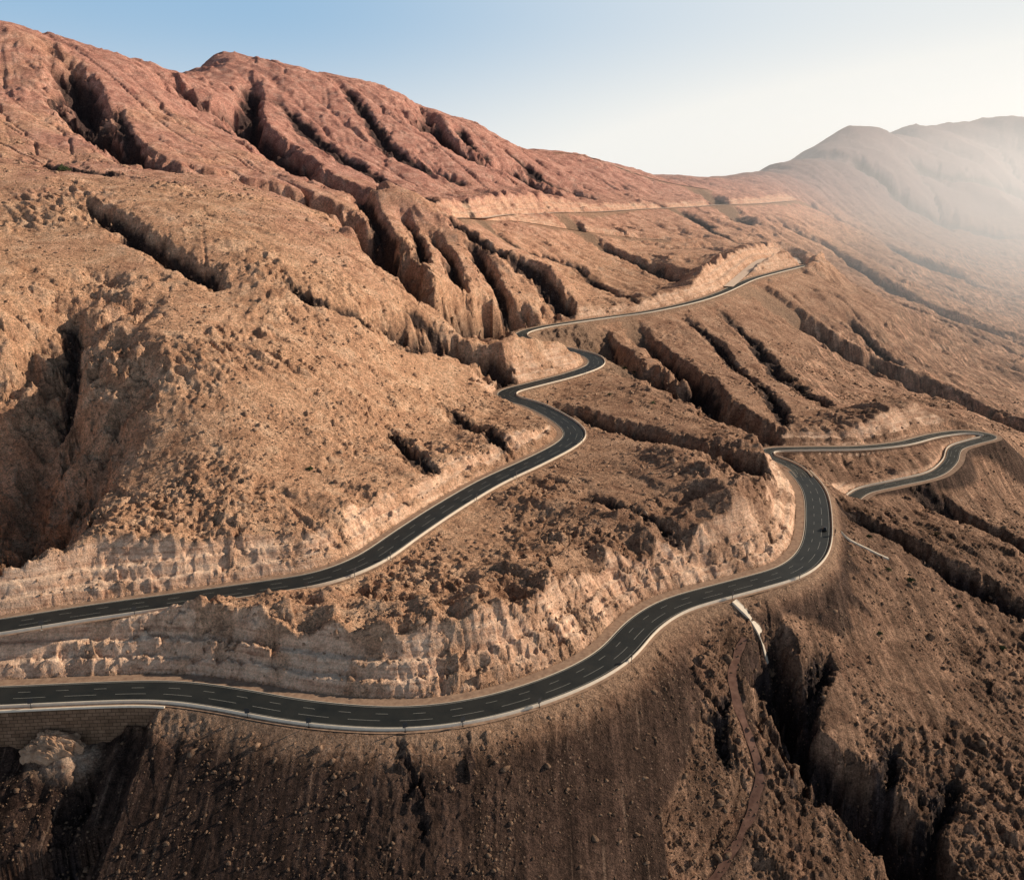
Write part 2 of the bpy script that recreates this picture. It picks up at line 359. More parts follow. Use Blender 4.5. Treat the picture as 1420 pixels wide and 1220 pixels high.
mb=(dH[1]>sA)&(dH[1]<sB)&(dH[3]<0)&(fillm>.2)&(dH[0]>7.5)&(dH[0]<30); cutm=np.where(mb,.85,cutm); fillm=np.where(mb,0,fillm)
T=np.where(mb,T+np.sin(T*1.5)*.9,T)
kW=int(np.linalg.norm(LOW[:,:2]-np.array(atz(238,957,-160))[:2],axis=1).argmin()); sW=kW*2.0
xr=sst(92,125,X)
acc(conform(T,dL,10.5,8.6,.62+.55*xr,70,4.4,nofill=lambda S,SG:np.where((SG<0),np.clip(sW-S+perlin(X/7,Y/7,63)*1.5,0,None)*1.1,0)+np.where(X>92,(perlin(X/14,Y/14,64)*4+perlin(X/5,Y/5,65)*1.6)*sst(8,20,dL[0]),0),fmax=np.where(X>45,20,48),fs=np.where(X>45,.9,.5),emax=12))
mw=(dL[1]<sW)&(dL[3]<0)&(dL[0]>8.6)&(dL[0]<60)
tgt=-173-(dL[0]-8.6)*.42+perlin(X/9,Y/9,61)*1.6+perlin(X/3,Y/3,62)*.5+np.clip(18-(sW-dL[1]),0,18)*1.0
pe=atz(95,1062,-177); ed=np.hypot((X-pe[0])*.8,(Y-pe[1])*1.2)+perlin(X/5,Y/5,130)*3
tgt=tgt+2.6*np.exp(-(ed/9)**2)
T=np.where(mw,np.minimum(T,tgt),T)
dsave=dmin; dmin=np.where(dL[0]<14,0,dL[0])
carve([(1072,870),(1082,905),(1092,945),(1106,990),(1138,1038),(1190,1088),(1250,1140),(1310,1240)],36,14,0,(14,24))
carve([(1150,910),(1130,955),(1125,1000)],8,6,0,(14,20)); carve([(1240,1030),(1235,1070),(1225,1110)],8,6,0,(10,17)); carve([(1080,1060),(1130,1080),(1180,1100)],5,5,0,(10,17)); carve([(1330,1080),(1300,1130),(1290,1190)],8,6,0,(10,17))
carve([(1010,960),(1000,1010),(1010,1060)],3,4,0,(10,14))
carve([(555,1020),(560,1070),(575,1120),(590,1200)],2.4,3.2,0,(10,14))
carve([(640,1010),(650,1080),(660,1150)],1.2,2.2,0,(10,14))
carve([(130,1090),(115,1150),(95,1230)],4,6,0,(10,14))
dmin=dsave
gs=sst(.08,.4,gdark)
HT=sampler(T)
TRACK=onT([(1032,885),(1016,915),(1014,955),(1030,1000),(1052,1045),(1058,1095),(1026,1160),(980,1235)],HT,2,40)
dT=dist_field(TRACK,14); acc(conform(T,dT,2.0,2.0,1.2,6,1.5,drop=.12,jag=.2,rimcut=0))
cutm=np.maximum(cutm,.6*(1-sst(4,12,ed)))
# ---------------------------------------------------------------- fine relief
mask=sst(0,1,(np.minimum(np.minimum(dL[0]-8.6,dU[0]-8.3),dH[0]-6.6)).clip(0,4)/2.5)
mask=np.where(flatm,0,mask)*np.where(dT[0]<2.1,0,1)
smoothfill=1-.75*fillm
patch=.28+1.15*sst(-.25,.4,perlin(X/60,Y/60,70)+.3*perlin(X/18,Y/18,71))
fine=np.zeros(X.shape)
for lam,am,s in ((26,.6,50),(13,.45,51),(6.5,.4,52),(3.3,.3,53)):
    fine+=(ridged(al/(lam*1.6),ac/lam,s)*.8+perlin(X/lam*1.3,Y/lam*1.3,s+20)*.6)*am*fade(lam)
fine+=bk1*1.4*fade(6)*(.3+.7*st1)+bk2*1.0*fade(3.2)+bk3*.75*fade(1.7)
bk4=blocks(al/26,ac/14,204); bk5=blocks(X/11,Y/11,205)
fine+=(bk4*2.2*fade(14)+bk5*1.5*fade(11))*far*(.4+.6*gs)
for lam,am,s in ((2.6,.35,55),(1.5,.4,56)):
    nz=perlin(X/lam,Y/lam,s); fine+=(np.clip(nz-.15,0,None)*2.8)*am*fade(lam)
fscale=(1+sst(600,1500,Y)*1.3)*(1-np.where(isle,.3,.6)*cutm)
T+=fine*mask*smoothfill*patch*fscale
T+=(bk1*2.4+bk5*2.8*fade(11)+perlin(X/5,Y/5,170)*.8)*fade(6)*gs*mask*(1-cutm)
T+=rill*.13*mask*(1-cutm)*sst(8.6,14,dL[0])*sst(275,235,Y)
HF=sampler(T)
# ---------------------------------------------------------------- materials helpers
def mat(name):
    m=bpy.data.materials.new(name); m.use_nodes=True; nt=m.node_tree; nt.nodes.clear()
    out=nt.nodes.new('ShaderNodeOutputMaterial'); b=nt.nodes.new('ShaderNodeBsdfPrincipled')
    b.inputs['Roughness'].default_value=.95; b.inputs['Specular IOR Level'].default_value=.12
    nt.links.new(b.outputs[0],out.inputs[0]); return m,nt,b
class N:
    def __init__(s,nt): s.nt=nt; g=nt.nodes.new('ShaderNodeNewGeometry'); s.pos=g.outputs['Position']; s.nor=g.outputs['Normal']
    def noise(s,scale,det=4,rough=.55,vec=None,dist=0):
        n=s.nt.nodes.new('ShaderNodeTexNoise'); n.inputs['Scale'].default_value=scale; n.inputs['Detail'].default_value=det; n.inputs['Roughness'].default_value=rough; n.inputs['Distortion'].default_value=dist
        s.nt.links.new(vec or s.pos,n.inputs['Vector']); return n.outputs['Fac']
    def ramp(s,f,stops):
        n=s.nt.nodes.new('ShaderNodeValToRGB'); e=n.color_ramp.elements
        while len(e)<len(stops): e.new(.5)
        for k,(p,c) in enumerate(stops):
            e[k].position=p; e[k].color=(c if isinstance(c,tuple) else (c,c,c))+(1,)
        s.nt.links.new(f,n.inputs[0]); return n.outputs[0]
    def mix(s,f,a,b,mode='MIX'):
        n=s.nt.nodes.new('ShaderNodeMix'); n.data_type='RGBA'; n.blend_type=mode
        for v,i in ((f,0),(a,6),(b,7)):
            if isinstance(v,(int,float)): n.inputs[i].default_value=v if i==0 else (v,v,v,1)
            elif isinstance(v,tuple): n.inputs[i].default_value=v+(1,)
            else: s.nt.links.new(v,n.inputs[i])
        return n.outputs[2]
    def math(s,op,a,b=0):
        n=s.nt.nodes.new('ShaderNodeMath'); n.operation=op
        for v,i in ((a,0),(b,1)):
            if isinstance(v,(int,float)): n.inputs[i].default_value=v
            else: s.nt.links.new(v,n.inputs[i])
        return n.outputs[0]
    def mapr(s,f,a,b,c=0,d=1):
        n=s.nt.nodes.new('ShaderNodeMapRange'); n.inputs[1].default_value=a;n.inputs[2].default_value=b;n.inputs[3].default_value=c;n.inputs[4].default_value=d
        n.interpolation_type='SMOOTHSTEP'; s.nt.links.new(f,n.inputs[0]); return n.outputs[0]
    def attr(s,name):
        n=s.nt.nodes.new('ShaderNodeAttribute'); n.attribute_name=name; return n
    def sep(s,v):
        n=s.nt.nodes.new('ShaderNodeSeparateXYZ'); s.nt.links.new(v,n.inputs[0]); return n.outputs
    def mapping(s,scale,rot=(0,0,0)):
        n=s.nt.nodes.new('ShaderNodeMapping'); n.inputs['Scale'].default_value=scale; n.inputs['Rotation'].default_value=rot; s.nt.links.new(s.pos,n.inputs[0]); return n.outputs[0]
    def bump(s,h,b,strength=.6,dist=.3):
        n=s.nt.nodes.new('ShaderNodeBump'); n.inputs['Distance'].default_value=dist
        if isinstance(strength,float): n.inputs['Strength'].default_value=strength
        else: s.nt.links.new(strength,n.inputs['Strength'])
        s.nt.links.new(h,n.inputs['Height']); s.nt.links.new(n.outputs[0],b.inputs['Normal'])
def simple(name,col,rough=.9,scale=1.5,var=.25,metal=0):
    m,nt,b=mat(name); k=N(nt)
    f=k.noise(scale,4); c=k.mix(f,tuple(x*(1-var) for x in col),tuple(min(1,x*(1+var)) for x in col))
    nt.links.new(c,b.inputs['Base Color']); b.inputs['Roughness'].default_value=rough; b.inputs['Metallic'].default_value=metal
    return m
# ground
mg,nt,b=mat('desert_rock'); k=N(nt)
at=k.attr('zones'); sp=k.nt.nodes.new('ShaderNodeSeparateColor'); nt.links.new(at.outputs['Color'],sp.inputs[0])
cut,fil,gshade=sp.outputs[0],sp.outputs[1],sp.outputs[2]
xyz=k.sep(k.pos); nz_=k.sep(k.nor)[2]
big=k.noise(.008,6,.6,dist=.6); mid=k.noise(.07,7,.7,dist=.4); sm=k.noise(.5,6,.76); tiny=k.noise(1.7,3,.7)
tan=k.ramp(mid,[(.3,(.44,.225,.135)),(.5,(.74,.425,.262)),(.7,(.94,.62,.415))])
red=k.ramp(mid,[(.3,(.34,.14,.112)),(.5,(.60,.29,.225)),(.72,(.82,.49,.385))])
fr_=k.mapr(k.math('ADD',xyz[1],k.math('MULTIPLY',k.math('SUBTRACT',big,.5),1700)),380,1300)
fr_=k.math('MULTIPLY',fr_,k.mapr(xyz[2],-150,20,0,.95))
col=k.mix(fr_,tan,red)
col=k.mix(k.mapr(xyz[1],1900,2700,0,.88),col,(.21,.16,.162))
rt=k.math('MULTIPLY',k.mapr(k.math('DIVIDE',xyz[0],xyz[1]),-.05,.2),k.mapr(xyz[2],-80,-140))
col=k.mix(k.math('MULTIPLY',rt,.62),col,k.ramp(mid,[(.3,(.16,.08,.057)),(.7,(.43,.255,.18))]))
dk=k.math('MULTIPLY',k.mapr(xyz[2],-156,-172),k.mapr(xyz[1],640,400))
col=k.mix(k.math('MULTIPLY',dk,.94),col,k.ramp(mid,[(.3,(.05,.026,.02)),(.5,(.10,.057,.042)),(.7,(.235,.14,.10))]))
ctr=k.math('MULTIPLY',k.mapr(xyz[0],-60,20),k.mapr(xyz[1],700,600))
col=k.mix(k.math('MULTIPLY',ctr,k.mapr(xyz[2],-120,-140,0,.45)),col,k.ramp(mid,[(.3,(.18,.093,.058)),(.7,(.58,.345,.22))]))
col=k.mix(k.math('MULTIPLY',k.mapr(gshade,.1,.45),.92),col,(.042,.032,.033))  # shade painted into the gullies: rock colour pulled near-black to deepen ravine shadows
streak=k.noise(1,5,.65,vec=k.mapping((.26,.022,.022)),dist=.7)
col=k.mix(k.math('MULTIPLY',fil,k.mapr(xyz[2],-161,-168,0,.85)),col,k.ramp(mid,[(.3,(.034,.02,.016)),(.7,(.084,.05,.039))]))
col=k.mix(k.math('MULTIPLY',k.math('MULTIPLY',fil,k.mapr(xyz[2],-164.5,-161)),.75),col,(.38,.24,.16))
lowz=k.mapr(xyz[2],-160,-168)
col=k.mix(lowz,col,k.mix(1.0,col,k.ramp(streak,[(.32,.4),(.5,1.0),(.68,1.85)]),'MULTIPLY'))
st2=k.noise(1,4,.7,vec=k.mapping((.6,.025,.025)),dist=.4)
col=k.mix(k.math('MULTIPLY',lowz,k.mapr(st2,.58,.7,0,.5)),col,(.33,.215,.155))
bed=k.noise(1,5,.65,vec=k.mapping((.03,.03,.8)))
cc=k.ramp(k.math('ADD',k.math('MULTIPLY',k.noise(.22,7,.74),.5),k.math('MULTIPLY',bed,.5)),[(.38,(.38,.195,.125)),(.47,(.68,.41,.275)),(.6,(.88,.605,.43))])
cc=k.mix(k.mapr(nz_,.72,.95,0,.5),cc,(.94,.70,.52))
col=k.mix(k.math('MULTIPLY',cut,.97),col,cc)
sp1=k.mix(cut,k.ramp(sm,[(.3,.36),(.5,1.0),(.7,1.48)]),k.ramp(sm,[(.3,.6),(.5,1.0),(.7,1.28)]))
sp2=k.mix(cut,k.ramp(tiny,[(.3,.45),(.5,1.0),(.7,1.45)]),k.ramp(tiny,[(.3,.7),(.5,1.0),(.7,1.2)]))
col=k.mix(1.0,col,sp1,'MULTIPLY'); col=k.mix(1.0,col,sp2,'MULTIPLY')
vor=nt.nodes.new('ShaderNodeTexVoronoi'); vor.inputs['Scale'].default_value=.6; nt.links.new(k.pos,vor.inputs['Vector'])
st=k.ramp(vor.outputs['Distance'],[(.13,1.0),(.2,0.0)]); 
col=k.mix(k.math('MULTIPLY',st,k.mapr(k.noise(.05,3),.42,.6,0,.5)),col,k.mix(lowz,(.76,.56,.42),(.46,.31,.225)))
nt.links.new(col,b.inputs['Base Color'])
hh=k.math('ADD',k.math('MULTIPLY',sm,1.4),k.math('MULTIPLY',tiny,.7))
k.bump(hh,b,k.mapr(cut,0,1,1.0,.5),1.6)
ma,nt,b=mat('asphalt'); k=N(nt)
nt.links.new(k.ramp(k.noise(.12,6,.65),[(.3,(.010,.013,.014)),(.7,(.027,.028,.026))]),b.inputs['Base Color']); b.inputs['Roughness'].default_value=.65; b.inputs['Specular IOR Level'].default_value=.3
ma2,nt,b=mat('dusty_asphalt'); k=N(nt)
nt.links.new(k.ramp(k.noise(.08,6,.65),[(.3,(.03,.032,.032)),(.7,(.075,.07,.06))]),b.inputs['Base Color']); b.inputs['Roughness'].default_value=.8
ms,nt,b=mat('gravel_shoulder'); k=N(nt)
nt.links.new(k.ramp(k.noise(.5,6,.65),[(.3,(.22,.138,.098)),(.7,(.44,.29,.20))]),b.inputs['Base Color'])
mdirt,nt,b=mat('track_dirt'); k=N(nt)
nt.links.new(k.ramp(k.noise(.4,6,.65),[(.3,(.14,.07,.052)),(.7,(.30,.165,.118))]),b.inputs['Base Color'])
mpale=simple('pale_gravel',(.76,.58,.45),.95,.2)
mw_=simple('white_paint',(.44,.43,.39),.6,2,.25)
mc=simple('pale_concrete',(.72,.61,.49),.85,.6,.2)
mdark=simple('dark_metal',(.04,.04,.042),.5,5,.2)
mgl,nt,b=mat('car_glass'); b.inputs['Base Color'].default_value=(.02,.025,.03,1); b.inputs['Roughness'].default_value=.1
mcar,nt,b=mat('car_paint'); b.inputs['Base Color'].default_value=(.03,.032,.036,1); b.inputs['Roughness'].default_value=.3
mlamp=simple('lamp_lens',(.7,.7,.66),.2,5,.05)
mtyre=simple('tyre_rubber',(.02,.02,.02),.9,5,.2)
mleaf=simple('shrub_leaf',(.065,.08,.035),.9,3,.4)
mwood=simple('shrub_stem',(.12,.08,.05),.9,3,.3)
def rockmat(name,c,sc=.7,bs=1.2,low=False):
    m,nt,b=mat(name); k=N(nt); cl_=k.ramp(k.noise(sc,7,.7),c)
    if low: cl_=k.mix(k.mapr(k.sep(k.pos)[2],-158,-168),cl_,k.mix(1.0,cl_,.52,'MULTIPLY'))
    nt.links.new(cl_,b.inputs['Base Color']); k.bump(k.noise(bs,7,.75),b,1.0,1.0); return m
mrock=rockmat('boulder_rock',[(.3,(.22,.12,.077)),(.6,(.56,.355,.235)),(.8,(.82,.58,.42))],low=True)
mrock2=rockmat('outcrop_rock',[(.3,(.24,.135,.085)),(.5,(.50,.31,.20)),(.75,(.72,.50,.355))],.35,.8)
# ---------------------------------------------------------------- mesh helpers
def mesh(name,verts,faces,m,parent=None,smooth_=False):
    me=bpy.data.meshes.new(name); me.from_pydata([tuple(v) for v in verts],[],faces); me.materials.append(m)
    if smooth_: me.polygons.foreach_set('use_smooth',[True]*len(me.polygons))
    o=bpy.data.objects.new(name,me); C.objects.link(o)
    if parent: o.parent=parent
    return o
def grid_mesh(name,Xa,Ya,Za,m,attrs=None):
    nr,nu=Xa.shape; co=np.stack([Xa,Ya,Za],-1).reshape(-1,3).astype(np.float32)
    i=np.arange(nr*nu).reshape(nr,nu)
    f=np.stack([i[:-1,:-1],i[:-1,1:],i[1:,1:],i[1:,:-1]],-1).reshape(-1,4).astype(np.int32)
    me=bpy.data.meshes.new(name); me.vertices.add(len(co)); me.vertices.foreach_set('co',co.ravel())
    me.loops.add(f.size); me.loops.foreach_set('vertex_index',f.ravel())
    me.polygons.add(len(f)); me.polygons.foreach_set('loop_start',np.arange(0,f.size,4,dtype=np.int32)); me.polygons.foreach_set('use_smooth',np.ones(len(f),bool))
    me.update()
    if attrs is not None:
        a=me.color_attributes.new(name='zones',type='FLOAT_COLOR',domain='POINT'); a.data.foreach_set('color',attrs.reshape(-1).astype(np.float32))
    me.materials.append(m); o=bpy.data.objects.new(name,me); C.objects.link(o); return o
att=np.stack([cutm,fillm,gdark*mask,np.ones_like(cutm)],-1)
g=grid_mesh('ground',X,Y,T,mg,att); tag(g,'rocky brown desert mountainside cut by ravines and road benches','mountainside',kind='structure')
def frame(q):
    t=np.gradient(q[:,:2],axis=0); t/=np.linalg.norm(t,axis=1)[:,None]+1e-9
    return np.stack([-t[:,1],t[:,0]],1)      # left normal
def ribbon(name,q,a,b_,dz,m,parent=None,i0=0,i1=None,jit=0):
    nrm=frame(q); q2=q[i0:i1]; n2=nrm[i0:i1]; v=[];f=[]
    for i,(p,nn) in enumerate(zip(q2,n2)):
        ja=jit*float(perlin(np.array([i*.31]),np.array([3.3]),5)[0]); jb=jit*float(perlin(np.array([i*.27]),np.array([8.3]),6)[0])
        v.append((p[0]+nn[0]*(a+ja),p[1]+nn[1]*(a+ja),p[2]+dz)); v.append((p[0]+nn[0]*(b_+jb),p[1]+nn[1]*(b_+jb),p[2]+dz))
    for i in range(len(q2)-1): f.append((2*i+1,2*i+3,2*i+2,2*i))
    return mesh(name,v,f,m,parent)
def dashes(name,q,off,wd,dz,m,parent,on=2,per=5):
    nrm=frame(q); v=[];f=[]
    for i in range(0,len(q)-on-1,per):
        for j in range(on):
            b0=len(v)
            for kx in (i+j,i+j+1):
                p=q[kx];nn=nrm[kx]
                v.append((p[0]+nn[0]*(off+wd),p[1]+nn[1]*(off+wd),p[2]+dz)); v.append((p[0]+nn[0]*(off-wd),p[1]+nn[1]*(off-wd),p[2]+dz))
            f.append((b0+1,b0+3,b0+2,b0))
    return mesh(name,v,f,m,parent)
def wallstrip(name,q,off,w_,z0,z1,m,parent=None,i0=0,i1=None,batter=0):
    nrm=frame(q); q2=q[i0:i1];n2=nrm[i0:i1]; v=[];f=[]
    for p,nn in zip(q2,n2):
        for o_,zz in ((off+w_/2,z0),(off+w_/2*.6,z1),(off-w_/2*.6,z1),(off-w_/2-batter,z0)):
            v.append((p[0]+nn[0]*o_,p[1]+nn[1]*o_,p[2]+zz))
    for i in range(len(q2)-1):
        for e in range(4):
            a_=4*i+e; c_=4*i+(e+1)%4; f.append((a_,c_,c_+4,a_+4))
    f.append((0,1,2,3)); e=4*(len(q2)-1); f.append((e+3,e+2,e+1,e))
    return mesh(name,v,f,m,parent)
def road(q,label,win=9.3,wout=8.1,half=5.7,bar_label=None,mt=None):
    r=ribbon('road',q,half,-half,.05,mt or ma); tag(r,label,'road',kind='structure')
    ribbon('road_shoulder',q,win,-wout,-.12,ms,r)
    ribbon('edge_line',q,half-.4,half-.52,.075,mw_,r); ribbon('edge_line',q,-half+.52,-half+.4,.075,mw_,r)
    dashes('lane_line',q,half*.3,.05,.08,mw_,r,2,6); dashes('lane_line',q,-half*.33,.05,.08,mw_,r,5,8)
    wallstrip('kerb',q,half+.35,.3,-.15,.08,mc,r)
    br=wallstrip('concrete_barrier',q,-half-1.1,.55,-.15,.85,mc); tag(br,bar_label,'barrier')
    return r
road(LOW,'dark asphalt lower road sweeping across the foreground to a right-hand bend',win=10.3,wout=8.4,bar_label='pale concrete edge barrier along the outer side of the lower road')
kS=int(s_at(UPP,735,473,-130)/2)
road(UPP[:kS+1],'dark asphalt upper road winding up the left slope through an S-bend',bar_label='pale concrete edge barrier along the outer side of the upper road')
road(UPP[kS:],'thin dusty asphalt road climbing away in the middle distance beyond the S-bend',win=7.6,wout=6.6,half=4.4,mt=ma2,bar_label='pale concrete edge barrier along the far climbing road')
road(HAIR[12:],'dusty asphalt road looping through a hairpin far on the right',win=7.6,wout=6.1,half=3.7,mt=ma2,bar_label='pale concrete edge barrier around the hairpin on the right')
labs=['pale gravel road crossing the upper slope beneath the red mountain','pale gravel road slanting down below the upper slope road','pale gravel road climbing to the pass on the skyline','short pale gravel switchback above the end of the asphalt road']
for q,l in zip(farroads,labs):
    tag(ribbon('mountain_road',q,5.5,-5.5,.5,mpale),l,'dirt road',kind='structure')
tag(ribbon('dirt_track',TRACK,1.5,-1.5,.05,mdirt,jit=.9),'reddish dirt track running down beside the dark ravine','dirt track',kind='structure')
# ---------------------------------------------------------------- retaining wall
mwall,nt,b=mat('block_wall'); k=N(nt)
br=nt.nodes.new('ShaderNodeTexBrick'); br.inputs['Scale'].default_value=1; br.inputs['Brick Width'].default_value=2.4; br.inputs['Row Height'].default_value=1.2; br.inputs['Mortar Size'].default_value=.1
br.inputs['Color1'].default_value=(.17,.10,.062,1); br.inputs['Color2'].default_value=(.24,.145,.092,1); br.inputs['Mortar'].default_value=(.075,.045,.03,1)
cx=nt.nodes.new('ShaderNodeCombineXYZ'); s_=k.sep(k.pos); nt.links.new(s_[0],cx.inputs[0]); nt.links.new(s_[2],cx.inputs[1]); nt.links.new(cx.outputs[0],br.inputs['Vector'])
nt.links.new(k.mix(.6,br.outputs['Color'],k.ramp(k.noise(.3,5),[(.3,.5),(.7,1.3)]),'MULTIPLY'),b.inputs['Base Color'])
e=bpy.data.objects.new('retaining_wall',None); C.objects.link(e); tag(e,'tall brown block retaining wall holding up the lower road at left','retaining wall')
wallstrip('wall_face',LOW,-8.7,.8,-17,-.3,mwall,e,0,kW+2,batter=1.0)
wallstrip('coping',LOW,-8.75,1.0,-.3,.2,mc,e,0,kW+2)
# ---------------------------------------------------------------- rocks
def rock_bm(seed,sub=2,lo=.35,hi_=.75,nc=9):
    bm=bmesh.new(); bmesh.ops.create_icosphere(bm,subdivisions=sub,radius=1)
    r_=random.Random(seed); cuts=[(Vector((r_.gauss(0,1),r_.gauss(0,1),r_.gauss(0,1))).normalized(),r_.uniform(lo,hi_)) for _ in range(nc)]
    for v in bm.verts:
        for n_,d_ in cuts:
            s=v.co.dot(n_)
            if s>d_: v.co-=n_*(s-d_)
        v.co*=1+r_.uniform(-.05,.05)
    return bm
def add_rock(name,loc,size,seed,label,group=None,m=mrock,sub=3):
    bm=rock_bm(seed,sub); me=bpy.data.meshes.new(name); bm.to_mesh(me); bm.free(); me.materials.append(m)
    o=bpy.data.objects.new(name,me); C.objects.link(o); o.location=loc; o.scale=size; o.rotation_euler=(0,0,seed*1.3)
    return tag(o,label,'boulder',group)
def outcrop(name,c,size,label):
    bm=bmesh.new(); bmesh.ops.create_icosphere(bm,subdivisions=6,radius=1); r_=random.Random(4)
    cuts=[(Vector((r_.gauss(0,1),r_.gauss(0,1),abs(r_.gauss(0,.8)))).normalized(),r_.uniform(.84,.95)) for _ in range(22)]
    co=np.array([v.co[:] for v in bm.verts])
    for n_,d_ in cuts:
        nn=np.array(n_); s=co@nn; co-=np.clip(s-d_,0,None)[:,None]*nn
    co*=(1+perlin(co[:,0]*2.3+co[:,2]*2,co[:,1]*2.3-co[:,2],5)*.2+perlin(co[:,0]*6+co[:,2]*4,co[:,1]*6,6)*.12+perlin(co[:,0]*14+co[:,2]*9,co[:,1]*14,7)*.05)[:,None]
    for v,q_ in zip(bm.verts,co): v.co=Vector((c[0]+q_[0]*size[0],c[1]+q_[1]*size[1],c[2]+q_[2]*size[2]))
    me=bpy.data.meshes.new(name); bm.to_mesh(me); bm.free(); me.materials.append(mrock2); o=bpy.data.objects.new(name,me); C.objects.link(o)
    return tag(o,label,'rock outcrop')
p=atz(80,1032,-172.5); outcrop('rock_outcrop',(p[0],p[1]-2.5,p[2]-.3),(9.3,5,6.2),'big rounded brown rock outcrop standing at the foot of the retaining wall')
for (px,py,s,l) in [(1290,885,2.2,'large boulder on the dark slope right of the ravine'),(960,1010,1.6,'boulder below the lower road bend left of the ravine')]:
    p=march(HF,px,py); add_rock('boulder',(p[0],p[1],p[2]+s*.2),(s*1.2,s,s*.8),int(px),l)
protos=[]
for s in range(8):
    bm=rock_bm(100+s,1,.3,.65,8); protos.append((np.array([v.co[:] for v in bm.verts]),np.array([[v.index for v in f.verts] for f in bm.faces]))); bm.free()
NN=100000
uu=rng.uniform(-.78,.78,NN); yy=np.exp(rng.uniform(math.log(190),math.log(900),NN)); xx=uu*yy
den=.5+perlin(xx/35,yy/35,80)+.5*perlin(xx/9,yy/9,81); 
dl=sampler(np.minimum(dmin,1e3))(xx,yy); fl_=sampler(fillm)(xx,yy); ct_=sampler(cutm)(xx,yy); keep=(rng.random(NN)<np.clip(den*1.3,.1,1)*(1-.35*fl_)*(1-.7*ct_))&(dl>11)
fl_=fl_[keep]; xx,yy=xx[keep],yy[keep]; zz=HF(xx,yy)
sz=np.exp(rng.normal(-1.05,.62,len(xx))).clip(.18,2.1)*(1-.2*fl_)*(.85+yy/1200)
vs=[];fs=[];off=0
for i in range(len(xx)):
    pv,pf=protos[i%8]; a_=rng.uniform(0,6.28); c_,s_2=math.cos(a_),math.sin(a_)
    sc=sz[i]*rng.uniform(.7,1.45,3); sc[2]*=.8; v=pv*sc; v=np.stack([v[:,0]*c_-v[:,1]*s_2,v[:,0]*s_2+v[:,1]*c_,v[:,2]],1)+(xx[i],yy[i],zz[i]+sz[i]*.05)
    vs.append(v); fs.append(pf+off); off+=len(pv)
vs=np.vstack(vs).astype(np.float32); fs=np.vstack(fs).astype(np.int32)
me=bpy.data.meshes.new('rubble'); me.vertices.add(len(vs)); me.vertices.foreach_set('co',vs.ravel()); me.loops.add(fs.size); me.loops.foreach_set('vertex_index',fs.ravel())
me.polygons.add(len(fs)); me.polygons.foreach_set('loop_start',np.arange(0,fs.size,3,dtype=np.int32)); me.update(); me.materials.append(mrock)
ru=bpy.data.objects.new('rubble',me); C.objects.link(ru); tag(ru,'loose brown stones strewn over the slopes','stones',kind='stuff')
# ---------------------------------------------------------------- shrubs
def shrub_proto():
    e=bpy.data.objects.new('shrub',None); C.objects.link(e)
    v=[];f=[];r_=random.Random(5)
    for i in range(420):
        th=r_.uniform(0,6.28); ph=math.acos(r_.uniform(-.1,1)); rr=r_.uniform(.5,1)*(1+.25*math.sin(3*th))
        c=Vector((math.cos(th)*math.sin(ph)*rr,math.sin(th)*math.sin(ph)*rr,.25+math.cos(ph)*rr*.85))
        a_=Vector((r_.gauss(0,1),r_.gauss(0,1),r_.gauss(0,1))).normalized()*.13; b2=a_.orthogonal().normalized()*.09
        k0=len(v); v+= [c-a_,c+b2,c+a_,c-b2]; f.append((k0,k0+1,k0+2,k0+3))
    mesh('foliage',v,f,mleaf,e)
    v=[];f=[]
    for j in range(5):
        th=j*1.26; k0=len(v)
        for (r0_,h0,rad) in ((0,-.2,.07),(.25,.35,.045),(.55,.8,.02)):
            for q_ in range(5): v.append((math.cos(th)*r0_+rad*math.cos(q_*1.257),math.sin(th)*r0_+rad*math.sin(q_*1.257),h0))
        for l_ in range(2):
            for q_ in range(5): f.append((k0+l_*5+q_,k0+l_*5+(q_+1)%5,k0+l_*5+5+(q_+1)%5,k0+l_*5+5+q_))
    mesh('stem',v,f,mwood,e)
    return e
def copy_tree(o,parent=None):
    c=o.copy(); C.objects.link(c); c.parent=parent
    for ch in [x for x in o.children]: copy_tree(ch,c)
    return c
sh=shrub_proto(); first=True
for (px,py,s,l,gp) in [(88,238,5,'lone dark bush on the crest of the left hillside',None),(430,652,1.6,'small dark bush on the hillside above the upper road',None)]+[(x,y,s,'small dark green bush on the slope right of the lower road','bushes on the right-hand slope') for x,y,s in ((1205,745,1.5),(1232,792,1.6),(1262,806,1.9),(1298,742,1.6),(1220,880,1.3),(1330,842,1.5),(1390,900,1.6))]+[(x,y,s,'small dark green bush beside the ravine near the upper bends','bushes near the upper bends') for x,y,s in ((866,512,2.2),(880,520,1.8),(905,560,1.7),(845,548,1.5))]:
    o=sh if first else copy_tree(sh); first=False
    p=march(HF,px,py); o.location=(p[0],p[1],p[2]-.1); o.scale=(s,s,s*.85); o.rotation_euler=(0,0,px)
    if 'group' in o: del o['group']
    tag(o,l,'bush',gp)
